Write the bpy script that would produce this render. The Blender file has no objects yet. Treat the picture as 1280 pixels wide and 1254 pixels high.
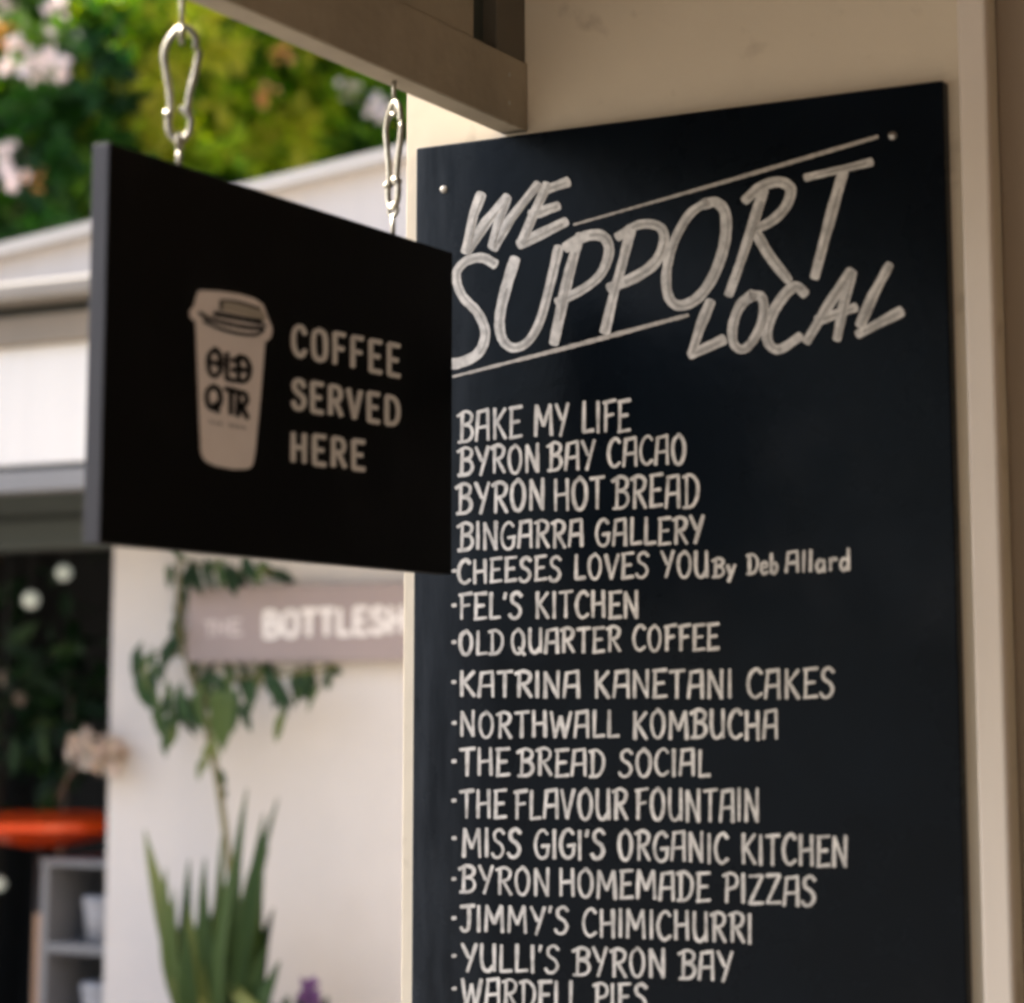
import bpy, bmesh, math, random
from mathutils import Vector, Matrix, noise
random.seed(7)
SC = bpy.context.scene
COL = SC.collection

# ------------------------------------------------------------------ camera
FPX, CX, CY, HY = 2950.0, 640.0, 450.0, 870.0        # photograph 1280 x 1254
PITCH = math.atan((HY - CY) / FPX)
EYE = Vector((0, 0, 1.6))
cam = bpy.data.cameras.new("camera")
cam.sensor_fit = 'HORIZONTAL'; cam.sensor_width = 36
cam.lens = 36 * FPX / 1280
cam.shift_y = -(627 - CY) / 1280
cam.clip_start = 0.05; cam.clip_end = 400
cam.dof.use_dof = True
cam.dof.focus_distance = 3.20
cam.dof.aperture_fstop = 2.7
camo = bpy.data.objects.new("camera", cam)
camo.location = EYE
camo.rotation_euler = (math.pi / 2 + PITCH, 0, 0)
COL.objects.link(camo); SC.camera = camo

# ------------------------------------------------------------------ sky, sun, exposure
SUN_EL = math.radians(44)
sunv = Vector((-0.80, 0.60, 0)).normalized() * math.cos(SUN_EL) + Vector((0, 0, math.sin(SUN_EL)))
w = bpy.data.worlds.new("World"); SC.world = w; w.use_nodes = True
nt = w.node_tree
bg = nt.nodes["Background"]
sky = nt.nodes.new("ShaderNodeTexSky"); sky.sky_type = 'NISHITA'; sky.sun_disc = False
sky.sun_elevation = SUN_EL; sky.sun_rotation = math.atan2(sunv.x, sunv.y)
sky.dust_density = 6.0; sky.air_density = 1.0; sky.ozone_density = 0.6
nt.links.new(sky.outputs[0], bg.inputs[0]); bg.inputs[1].default_value = 0.12
sl = bpy.data.lights.new("sun", 'SUN'); sl.energy = 4.5; sl.angle = math.radians(0.6); sl.color = (1, .93, .82)
so = bpy.data.objects.new("sun", sl); so.rotation_euler = sunv.to_track_quat('Z', 'Y').to_euler(); COL.objects.link(so)
SC.view_settings.view_transform = 'Standard'; SC.view_settings.look = 'None'
SC.view_settings.gamma = 1; SC.view_settings.use_curve_mapping = False
SC.view_settings.exposure = 2.07
SC.cycles.filter_width = 3.1                          # the lens and small sensor draw softly

# ------------------------------------------------------------------ geometry helpers
RT = Vector((1, 0, 0)); FW = Vector((0, math.cos(PITCH), math.sin(PITCH))); UP = Vector((0, -math.sin(PITCH), math.cos(PITCH)))
def ray(x, y): return FW + RT * ((x - CX) / FPX) + UP * ((CY - y) / FPX)
A = Vector((0.87668, -0.48108, 0))        # along both walls, to the right
N = Vector((-0.48108, -0.87668, 0))       # out of both walls, towards the camera
P0 = Vector((-0.12902, 3.1, 0))           # far upper corner of the list board, on its face
def on(x, y, nrm, pt):
    r = ray(x, y); return EYE + r * ((pt - EYE).dot(nrm) / r.dot(nrm))
def Q(u, wv, z): return P0 + A * u + N * wv + Vector((0, 0, z))
def coords(p): d = p - P0; return d.dot(A), d.dot(N), p.z
BOARD = lambda x, y, l=0: on(x, y, N, P0 + N * l)
US = 0.151
SIGN = lambda x, y, l=0: on(x, y, A, P0 + A * (US + l))
r_ = ray(370, 900); FACP = EYE + r_ * (6.5 / r_.y)
WF = (FACP - P0).dot(N)                   # the far facade, parallel to the near wall
FAC = lambda x, y, l=0: on(x, y, N, P0 + N * (WF + l))

def wloc(o):
    v = Vector((0, 0, 0))
    while o: v += o.location; o = o.parent
    return v
def mkobj(name, verts, faces, mat, parent=None, smooth=False, attr=None):
    off = wloc(parent) if parent else Vector((0, 0, 0))
    if not parent and verts:
        vs = [Vector(v) for v in verts]
        lo = Vector((min(v.x for v in vs), min(v.y for v in vs), min(v.z for v in vs)))
        hi = Vector((max(v.x for v in vs), max(v.y for v in vs), max(v.z for v in vs)))
        off = Vector(((lo.x + hi.x) / 2, (lo.y + hi.y) / 2, lo.z))
    me = bpy.data.meshes.new(name)
    me.from_pydata([tuple(Vector(v) - off) for v in verts], [], faces); me.update()
    if attr is not None:
        at = me.attributes.new("tint", 'FLOAT', 'FACE'); at.data.foreach_set("value", attr)
    me.materials.append(mat)
    if smooth: me.polygons.foreach_set("use_smooth", [True] * len(me.polygons))
    o = bpy.data.objects.new(name, me); COL.objects.link(o)
    if parent: o.parent = parent
    else: o.location = off
    return o
def thing(name, loc, label, cat, group=None):
    o = bpy.data.objects.new(name, None); o.location = loc; o.empty_display_size = .1; COL.objects.link(o)
    o["label"] = label; o["category"] = cat
    if group: o["group"] = group
    return o
def tag(o, label, cat, group=None):
    o["label"] = label; o["category"] = cat
    if group: o["group"] = group
    return o
class MB:
    def __init__(s): s.v = []; s.f = []; s.t = []
    def add(s, v, f, t=None):
        b = len(s.v); s.v += [Vector(x) for x in v]; s.f += [[i + b for i in q] for q in f]
        if t is not None: s.t += [t] * len(f)
    def box(s, u0, u1, w0, w1, z0, z1, bev=0.0, fn=Q):
        bm = bmesh.new()
        vs = [bm.verts.new(fn(u, ww, z)) for u in (u0, u1) for ww in (w0, w1) for z in (z0, z1)]
        for q in ((0, 1, 3, 2), (4, 6, 7, 5), (0, 4, 5, 1), (2, 3, 7, 6), (0, 2, 6, 4), (1, 5, 7, 3)): bm.faces.new([vs[i] for i in q])
        bmesh.ops.recalc_face_normals(bm, faces=bm.faces)
        if bev: bmesh.ops.bevel(bm, geom=bm.edges[:], offset=bev, segments=2, profile=.5, affect='EDGES')
        bm.verts.index_update()
        s.add([v.co.copy() for v in bm.verts], [[v.index for v in f.verts] for f in bm.faces]); bm.free()
    def prism(s, pts, d):                  # closed outline pushed by vector d
        n = len(pts); pts = [Vector(p) for p in pts]
        s.add(pts + [p + d for p in pts], [list(range(n)), list(range(2 * n - 1, n - 1, -1))] + [[i, i + n, (i + 1) % n + n, (i + 1) % n] for i in range(n)])
    def tube(s, pts, rad, seg=10, closed=False, cap=True, t=None):
        pts = [Vector(p) for p in pts]; n = len(pts)
        rr = rad if hasattr(rad, '__len__') else [rad] * n
        vs = []; pn = None
        for i in range(n):
            a = pts[(i + 1) % n] if (closed or i < n - 1) else pts[i]
            b = pts[i - 1] if (closed or i > 0) else pts[i]
            d = (a - b).normalized()
            if pn is None:
                pn = d.orthogonal().normalized()
            pn = (pn - d * pn.dot(d)).normalized(); bn = d.cross(pn)
            for k in range(seg):
                th = 2 * math.pi * k / seg
                vs.append(pts[i] + (pn * math.cos(th) + bn * math.sin(th)) * rr[i])
        fs = []
        for i in range(n if closed else n - 1):
            j = (i + 1) % n
            for k in range(seg):
                k2 = (k + 1) % seg
                fs.append([i * seg + k, i * seg + k2, j * seg + k2, j * seg + k])
        if cap and not closed:
            fs.append(list(range(seg))[::-1]); fs.append([(n - 1) * seg + k for k in range(seg)])
        s.add(vs, fs, t)
    def lathe(s, base, prof, seg=24):      # prof: (radius, z)
        vs = []; fs = []; base = Vector(base)
        for r, z in prof:
            for k in range(seg):
                th = 2 * math.pi * k / seg
                vs.append(base + Vector((r * math.cos(th), r * math.sin(th), z)))
        for i in range(len(prof) - 1):
            for k in range(seg):
                k2 = (k + 1) % seg
                fs.append([i * seg + k, i * seg + k2, (i + 1) * seg + k2, (i + 1) * seg + k])
        fs.append(list(range(seg))[::-1]); fs.append([(len(prof) - 1) * seg + k for k in range(seg)])
        s.add(vs, fs)
    def build(s, name, mat, parent=None, smooth=False):
        return mkobj(name, s.v, s.f, mat, parent, smooth, s.t if s.t else None)
def spline(pts, k=8, closed=False):
    pts = [Vector(p) for p in pts]; n = len(pts); out = []
    rng = range(n if closed else n - 1)
    for i in rng:
        if closed: p0, p1, p2, p3 = pts[i - 1], pts[i], pts[(i + 1) % n], pts[(i + 2) % n]
        else:
            p1, p2 = pts[i], pts[i + 1]
            p0 = pts[i - 1] if i else p1 * 2 - p2
            p3 = pts[i + 2] if i + 2 < n else p2 * 2 - p1
        for j in range(k):
            t = j / k
            out.append(.5 * ((2 * p1) + (p2 - p0) * t + (2 * p0 - 5 * p1 + 4 * p2 - p3) * t * t + (3 * p1 - p0 - 3 * p2 + p3) * t ** 3))
    if not closed: out.append(pts[-1])
    return out

# ------------------------------------------------------------------ materials
def mat(name, col, rough=.6, var=.12, scale=6.0, bump=0.0, bscale=None, metal=0.0, spec=.5, dirt=None, stretch=None, detail=6, col2=None):
    m = bpy.data.materials.new(name); m.use_nodes = True; t = m.node_tree; L = t.links
    b = t.nodes["Principled BSDF"]
    b.inputs["Roughness"].default_value = rough; b.inputs["Metallic"].default_value = metal
    b.inputs["Specular IOR Level"].default_value = spec
    tc = t.nodes.new("ShaderNodeTexCoord"); mp = t.nodes.new("ShaderNodeMapping")
    L.new(tc.outputs["Object"], mp.inputs[0])
    if stretch: mp.inputs["Scale"].default_value = stretch
    nz = t.nodes.new("ShaderNodeTexNoise"); nz.inputs["Scale"].default_value = scale; nz.inputs["Detail"].default_value = detail
    nz.inputs["Roughness"].default_value = .6
    L.new(mp.outputs[0], nz.inputs[0])
    rp = t.nodes.new("ShaderNodeValToRGB"); L.new(nz.outputs[0], rp.inputs[0])
    c2 = col2 or tuple(c * (1 + var) for c in col)
    rp.color_ramp.elements[0].position = .3; rp.color_ramp.elements[1].position = .72
    rp.color_ramp.elements[0].color = tuple(c * (1 - var) for c in col) + (1,)
    rp.color_ramp.elements[1].color = tuple(min(1, c) for c in c2) + (1,)
    out = rp.outputs[0]
    if dirt:                                # stains and flecks with a shape of their own
        dcol, dscale, lo, hi, amt = dirt
        n2 = t.nodes.new("ShaderNodeTexNoise"); n2.inputs["Scale"].default_value = dscale; n2.inputs["Detail"].default_value = 8
        L.new(mp.outputs[0], n2.inputs[0])
        mr = t.nodes.new("ShaderNodeMapRange"); mr.inputs[1].default_value = lo; mr.inputs[2].default_value = hi; mr.inputs[4].default_value = amt
        L.new(n2.outputs[0], mr.inputs[0])
        mx = t.nodes.new("ShaderNodeMix"); mx.data_type = 'RGBA'
        L.new(mr.outputs[0], mx.inputs[0]); L.new(out, mx.inputs[6]); mx.inputs[7].default_value = dcol + (1,)
        out = mx.outputs[2]
    L.new(out, b.inputs["Base Color"])
    rr = t.nodes.new("ShaderNodeMapRange"); rr.inputs[3].default_value = max(0, rough - .08); rr.inputs[4].default_value = min(1, rough + .08)
    L.new(nz.outputs[0], rr.inputs[0]); L.new(rr.outputs[0], b.inputs["Roughness"])
    if bump:
        n3 = t.nodes.new("ShaderNodeTexNoise"); n3.inputs["Scale"].default_value = bscale or scale * 4; n3.inputs["Detail"].default_value = 6
        L.new(mp.outputs[0], n3.inputs[0])
        bp = t.nodes.new("ShaderNodeBump"); bp.inputs["Strength"].default_value = bump; bp.inputs["Distance"].default_value = .004
        L.new(n3.outputs[0], bp.inputs["Height"]); L.new(bp.outputs[0], b.inputs["Normal"])
    return m
def leafmat(name, stops, transl=.4, rough=.6):
    m = bpy.data.materials.new(name); m.use_nodes = True; t = m.node_tree; L = t.links
    b = t.nodes["Principled BSDF"]; o = t.nodes["Material Output"]
    at = t.nodes.new("ShaderNodeAttribute"); at.attribute_name = "tint"
    rp = t.nodes.new("ShaderNodeValToRGB"); L.new(at.outputs["Fac"], rp.inputs[0])
    el = rp.color_ramp.elements
    while len(el) < len(stops): el.new(.5)
    for e, (p, c) in zip(el, stops): e.position = p; e.color = c + (1,)
    L.new(rp.outputs[0], b.inputs["Base Color"]); b.inputs["Roughness"].default_value = rough; b.inputs["Specular IOR Level"].default_value = .25
    tr = t.nodes.new("ShaderNodeBsdfTranslucent")
    hs = t.nodes.new("ShaderNodeHueSaturation"); hs.inputs["Saturation"].default_value = 1.2; hs.inputs["Value"].default_value = 1.5
    L.new(rp.outputs[0], hs.inputs["Color"]); L.new(hs.outputs[0], tr.inputs[0])
    mx = t.nodes.new("ShaderNodeMixShader"); mx.inputs[0].default_value = transl
    L.new(b.outputs[0], mx.inputs[1]); L.new(tr.outputs[0], mx.inputs[2]); L.new(mx.outputs[0], o.inputs[0])
    return m
def glow(name, col, s):
    m = mat(name, col, .4, .03)
    b = m.node_tree.nodes["Principled BSDF"]; b.inputs["Emission Color"].default_value = col + (1,); b.inputs["Emission Strength"].default_value = s
    return m

M = {}
M['wall'] = mat("cream_painted_render", (.77, .68, .535), .75, .05, 3.0, .25, 45, dirt=((.36, .28, .2), 13, .62, .74, .5))
M['trim'] = mat("cream_painted_timber", (.80, .72, .63), .55, .05, 5, .15, 30, stretch=(1, 1, .15), dirt=((.5, .42, .33), 14, .64, .8, .4))
M['door'] = mat("taupe_painted_timber", (.36, .29, .22), .6, .06, 4, .15, 30, stretch=(1, 1, .15))
M['beam'] = mat("weathered_beam_paint", (.35, .30, .225), .7, .16, 7, .35, 60, dirt=((.12, .09, .06), 11, .62, .74, .6))
M['beamdark'] = mat("dark_painted_timber", (.12, .105, .08), .7, .1, 7, .2, 60)
M['ceil'] = mat("warm_timber_lining", (.30, .195, .10), .6, .15, 3, .1, 40, stretch=(1, 8, 1))
M['side'] = mat('taupe_added_wall', (.33, .31, .28), .7, .06)
M['added_deck'] = mat('dark_added_decking', (.07, .055, .04), .6, .2, 4, .2, 30, stretch=(1, 8, 1))
M['roof'] = mat("grey_roof_sheet", (.4, .4, .4), .5, .08)
M['board'] = mat("blackboard_paint", (.0022, .0048, .0085), .28, .35, 4, .12, 50, dirt=((.028, .032, .04), 3, .55, .8, .5), spec=.11)
def scuff_sheen_board(m):  # left-edge scuff streaks mixed with a bluish sheen painted into the colour
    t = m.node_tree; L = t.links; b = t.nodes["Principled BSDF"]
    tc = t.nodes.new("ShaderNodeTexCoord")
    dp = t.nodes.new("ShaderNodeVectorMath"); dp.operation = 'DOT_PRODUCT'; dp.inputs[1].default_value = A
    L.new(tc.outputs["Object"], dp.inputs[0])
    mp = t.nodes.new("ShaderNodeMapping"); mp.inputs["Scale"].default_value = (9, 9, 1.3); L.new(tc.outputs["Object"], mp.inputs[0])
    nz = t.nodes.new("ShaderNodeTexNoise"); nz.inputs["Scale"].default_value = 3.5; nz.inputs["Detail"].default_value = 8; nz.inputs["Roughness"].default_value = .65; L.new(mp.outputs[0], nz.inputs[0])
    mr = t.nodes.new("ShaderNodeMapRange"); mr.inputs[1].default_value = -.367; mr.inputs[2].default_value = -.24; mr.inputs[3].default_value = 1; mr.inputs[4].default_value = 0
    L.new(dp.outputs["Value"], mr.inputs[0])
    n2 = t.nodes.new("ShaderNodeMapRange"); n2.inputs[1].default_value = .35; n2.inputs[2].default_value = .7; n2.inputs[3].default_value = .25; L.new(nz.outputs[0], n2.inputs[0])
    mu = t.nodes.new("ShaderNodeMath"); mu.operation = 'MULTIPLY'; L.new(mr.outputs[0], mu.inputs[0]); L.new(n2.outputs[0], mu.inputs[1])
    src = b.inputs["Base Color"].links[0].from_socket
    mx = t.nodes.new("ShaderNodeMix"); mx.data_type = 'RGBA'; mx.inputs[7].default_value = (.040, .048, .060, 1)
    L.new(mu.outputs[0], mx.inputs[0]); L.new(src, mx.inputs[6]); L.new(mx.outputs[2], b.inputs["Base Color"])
def board_bump(m, pitch):
    t = m.node_tree; L = t.links; b = t.nodes["Principled BSDF"]
    tc = t.nodes.new("ShaderNodeTexCoord"); wv = t.nodes.new("ShaderNodeTexWave"); wv.bands_direction = 'Z'; wv.wave_profile = 'SAW'
    wv.inputs["Scale"].default_value = .314 / pitch; wv.inputs["Distortion"].default_value = .25; wv.inputs["Detail Scale"].default_value = 2
    L.new(tc.outputs["Object"], wv.inputs[0])
    bp = t.nodes.new("ShaderNodeBump"); bp.inputs["Strength"].default_value = .5; bp.inputs["Distance"].default_value = .012
    L.new(wv.outputs["Fac"], bp.inputs["Height"])
    old = b.inputs["Normal"].links[0].from_socket; L.new(old, bp.inputs["Normal"]); L.new(bp.outputs[0], b.inputs["Normal"])
scuff_sheen_board(M['board'])
M['chalk'] = mat("cream_sign_paint", (.62, .60, .565), .8, .36, 60, .1, 200)
M['streak'] = mat('worn_sign_paint', (.40, .385, .36), .8, .3, 60)
M['chalkthin'] = mat("thin_cream_sign_paint", (.46, .43, .39), .7, .25, 90, .1, 200)
M['black'] = mat("satin_black_paint", (.003, .003, .003), .55, .2, 6, .08, 80, spec=.10, dirt=((.010, .0105, .012), 7, .52, .8, .7))
M['edge'] = mat("worn_charcoal_edge", (.028, .028, .038), .5, .12, 9, .12, 60, stretch=(1, 1, .3))
M['print'] = mat("sand_vinyl_print", (.92, .85, .84), .6, .04, 20)
M['printgrey'] = mat("grey_sand_vinyl_print", (.46, .42, .36), .6, .06, 20)
M['printw'] = mat("pale_vinyl_print", (.80, .78, .765), .6, .08, 40)
M['zinc'] = mat("zinc_steel", (.33, .31, .255), .47, .3, 90, .15, 260, metal=1.0)
M['screw'] = mat("dull_screw_steel", (.45, .44, .42), .4, .1, 60, metal=.7)
M['white'] = mat("white_painted_render", (.63, .59, .57), .8, .05, 2.5, .2, 25, dirt=((.55, .46, .38), 3.2, .55, .8, .15))
board_bump(M['white'], .11)
M['fascia'] = mat("white_painted_fascia", (.74, .71, .69), .6, .03, 2, stretch=(6, 6, .4))
M['gable'] = mat('pinkish_white_boards', (.60, .56, .54), .6, .04, 2, stretch=(6, 6, .4))
M['roofedge'] = mat('grey_white_roof_edge', (.50, .475, .45), .6, .06, 2)
M['gutter'] = mat("beige_gutter_metal", (.24, .215, .19), .6, .06)
M['trimbrown'] = mat("brown_painted_timber", (.22, .18, .14), .6, .1)
M['slate'] = mat("dark_green_timber_and_shade", (.05, .06, .055), .6, .1)  # dark green timber; also the dark fill of shaded recesses
M['dark'] = mat("shade_dark_interior", (.010, .010, .009), .8, .3)  # near-black surfaces hold the room's deep shade in their colour
M['mauve'] = mat("mauve_brown_sign_paint", (.33, .265, .26), .6, .05, 4)
M['signw'] = mat("white_sign_paint", (.85, .80, .78), .6, .04)
M['signp'] = mat("pale_mauve_sign_paint", (.58, .50, .50), .6, .04)
M['orange'] = mat("orange_enamel", (.85, .075, .006), .3, .08, 6)
M['greyplas'] = mat("grey_plastic", (.20, .20, .21), .5, .06)
M['tub'] = mat("white_plastic_tub", (.5, .49, .51), .5, .04)
M['brown'] = mat("brown_wood", (.34, .20, .12), .6, .15, 10, stretch=(6, 6, .5))
M['pave'] = mat("dark_paving", (.12, .112, .10), .85, .15, 1.2, .3, 12, dirt=((.07, .065, .06), 2.5, .55, .75, .5))
M['bark'] = mat("bark", (.13, .10, .07), .9, .3, 8, .6, 30)
M['stem'] = mat("green_brown_stem", (.15, .13, .045), .6, .2, 20)
M['pot'] = mat("terracotta", (.42, .2, .12), .8, .1, 8)
M['soil'] = mat("soil", (.04, .03, .02), .95, .3, 20, .5)
M['leaf_sun'] = leafmat("yellow_green_leaf", [(0, (.014, .05, .006)), (.38, (.055, .15, .010)), (.7, (.20, .34, .012)), (.92, (.38, .46, .02)), (1, (.46, .44, .05))], .55)
M['leaf_mid'] = leafmat("mid_green_leaf", [(0, (.010, .038, .010)), (.5, (.03, .10, .014)), (1, (.14, .25, .02))], .45)
M['leaf_dark'] = leafmat("deep_green_leaf", [(0, (.008, .024, .012)), (.6, (.02, .05, .02)), (1, (.05, .10, .03))], .25)
M['leaf_vine'] = leafmat('vine_leaf', [(0, (.012, .032, .014)), (.6, (.035, .08, .028)), (1, (.14, .17, .05))], .3)
M['blade'] = leafmat("snake_plant_blade", [(0, (.016, .042, .014)), (.5, (.05, .09, .022)), (1, (.16, .18, .05))], .15)
M['petalw'] = leafmat("pinkish_white_petal", [(0, (.72, .62, .60)), (1, (.85, .74, .72))], .3)
M['petalo'] = leafmat("orange_petal", [(0, (.55, .25, .08)), (1, (.62, .36, .14))], .3)
M['petalc'] = leafmat("cream_petal", [(0, (.50, .44, .36)), (1, (.58, .46, .40))], .3)
M['petalp'] = leafmat("purple_petal", [(0, (.12, .05, .16)), (1, (.2, .1, .25))], .2)
M['bulb'] = glow("frosted_globe", (.55, .58, .50), .10)
M['cable'] = mat("black_cable", (.02, .02, .02), .6)

# ------------------------------------------------------------------ ground
g = mkobj("ground", [(-60, -60, 0), (60, -60, 0), (60, 120, 0), (-60, 120, 0)], [[0, 1, 2, 3]], M['pave'])
g["kind"] = "structure"

# ------------------------------------------------------------------ near building: wall, beam and porch roof
kio = thing("porch_building", Q(.5, -.1, 0), "cream painted building corner with timber porch beam, behind the tall black list board", "building")
UL = coords(BOARD(505, 700, -.022))[0]; UR = .778
mb = MB(); mb.box(UL, UR, -.14, -.022, 0, 2.74, .0008); wall = mb.build("wall", M['wall'], kio)
mb = MB(); mb.box(.752, .787, -.0215, -.004, 0, 2.70, .004); mb.build("corner_trim", M['trim'], wall)
mb = MB(); mb.box(.7785, 3.05, -.20, -.075, 0, 2.74, .003); mb.build("door_panel", M['door'], kio)
BU0, BU1, BZ0, BZ1 = .1225, .1595, 2.337, 2.430
mb = MB(); mb.box(BU0, BU1, -.0215, 3.9, BZ0, BZ1, .0025); beam = mb.build("beam", M['beam'], kio)
for wv_, zv_ in ((.03, BZ0 + .028), (.03, BZ0 + .066), (.62, BZ0 + .03), (.62, BZ0 + .064)):
    mb = MB(); mb.tube([Q(BU1 - .001, wv_, zv_), Q(BU1 + .0008, wv_, zv_)], .0026, 12); mb.build("nail_head", M['screw'], beam)
mb = MB(); mb.box(BU0 + .004, BU1 - .004, -.0215, .055, BZ1 + .0005, 2.74, .002); mb.build("beam_post", M['beamdark'], kio)
mb = MB(); mb.box(BU0 + .002, BU1 - .003, .118, 3.9, BZ1 + .0005, 2.74, .002); mb.build("infill_panel", M['beam'], kio)
mb = MB(); mb.box(BU0 + .004, BU0 + .012, .0555, .1175, BZ1 + .0005, 2.74); mb.build("recess_shade_panel", M['slate'], kio)  # dark colour stands in for the shade in the slot
mb = MB(); mb.box(BU0 + .001, 3.05, -.02, 3.9, 2.741, 2.77, .002); mb.build("ceiling", M['ceil'], kio)
mb = MB(); mb.box(BU0 - .04, 3.22, -.35, 3.97, 2.772, 2.82, .004); mb.build("roof", M['roof'], kio)
mb = MB(); mb.box(BU1 + .002, 3.049, 3.80, 3.84, 2.22, 2.7405, .003); mb.build("sky_block_header", M['ceil'], kio)  # unseen; added to keep sky light off the upper wall
mb = MB(); mb.box(3.051, 3.09, -.2, 3.85, 2.22, 2.771, .003); mb.build("sky_block_side", M['ceil'], kio)  # added out of view, blocks high sky from the open side
mb = MB(); mb.box(3.052, 3.086, -.2, 3.69, .125, 2.2185, .003); mb.build("added_side_wall", M['side'], kio)  # unseen; added to darken the porch and bounce light onto the sign
mb = MB(); mb.box(3.00, 3.09, 3.70, 3.795, 0.125, 2.219, .004); mb.build("corner_post", M['trim'], kio)
mb = MB(); mb.box(BU0, 3.10, -.0205, 3.95, .004, .12, .004); mb.build("added_deck", M['added_deck'], kio)  # unseen; added dark so less light bounces up to the wall
mb = MB(); mb.box(BU0 + .001, BU0 + .09, 3.75, 3.84, 0, BZ0, .004); mb.build("corner_post", M['trim'], kio)
mb = MB(); mb.box(.1, 3.05, -1.5, -.205, 0, 2.70); mb.build("room_block", M['wall'], kio)

# ------------------------------------------------------------------ lettering: brush strokes as ribbons of paint
LIFT = [0]
def ribbon(mbd, pts, wd, surf, lift, jit=.07, taper=0.0):
    """one brush stroke; pts in photograph pixels, put down on the surface's plane"""
    pts = [Vector((p[0], p[1])) for p in pts]
    clean = [pts[0]]
    for p in pts[1:]:
        if (p - clean[-1]).length > .05: clean.append(p)
    pts = clean
    if len(pts) < 2: return
    # densify
    d = [pts[0]]
    for a, b in zip(pts, pts[1:]):
        k = max(1, int((b - a).length / max(3.0, wd * .8)))
        for i in range(1, k + 1): d.append(a.lerp(b, i / k))
    pts = d; n = len(pts)
    LIFT[0] = (LIFT[0] + 1) % 24
    h = lift + LIFT[0] * .00002
    L = []; R = []; ph = random.uniform(0, 6.3)
    for i in range(n):
        t = (pts[min(i + 1, n - 1)] - pts[max(i - 1, 0)]).normalized()
        nn = Vector((-t.y, t.x))
        hw = wd * .5 * (1 + random.uniform(-jit, jit) + (jit * 1.7) * math.sin(ph + 4.5 * i / n)) * (1 - taper * i / (n - 1))
        L.append(pts[i] + nn * hw); R.append(pts[i] - nn * hw)
    poly = []
    t0 = (pts[0] - pts[1]).normalized(); n0 = Vector((-t0.y, t0.x))
    r0 = (L[0] - R[0]).length / 2
    t1 = (pts[-1] - pts[-2]).normalized()
    r1 = (L[-1] - R[-1]).length / 2
    vs = []; fs = []
    for a, b in zip(L, R): vs += [a, b]
    for i in range(n - 1): fs.append([2 * i, 2 * i + 1, 2 * i + 3, 2 * i + 2])
    for c, tt, rr, i0, i1 in ((pts[0], t0, r0, 0, 1), (pts[-1], t1, r1, 2 * n - 2, 2 * n - 1)):
        base = len(vs); va = (vs[i0] - c); ids = [i0]
        for k in range(1, 6):
            th = math.pi * k / 6
            vs.append(c + va * math.cos(th) + tt * rr * .5 * math.sin(th)); ids.append(len(vs) - 1)
        ids.append(i1); fs.append(ids)
    V3 = [surf(v.x, v.y, h) for v in vs]
    # face outwards
    nrm = (V3[1] - V3[0]).cross(V3[2] - V3[0])
    mbd.add(V3, fs)
def strokes_of(glyph):
    for st in glyph:
        if st[0] == 'c': yield [(v.x, v.y) for v in spline([Vector((p[0], p[1], 0)) for p in st[1:]], 6)]
        else: yield list(st)
C = 'c'
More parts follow.
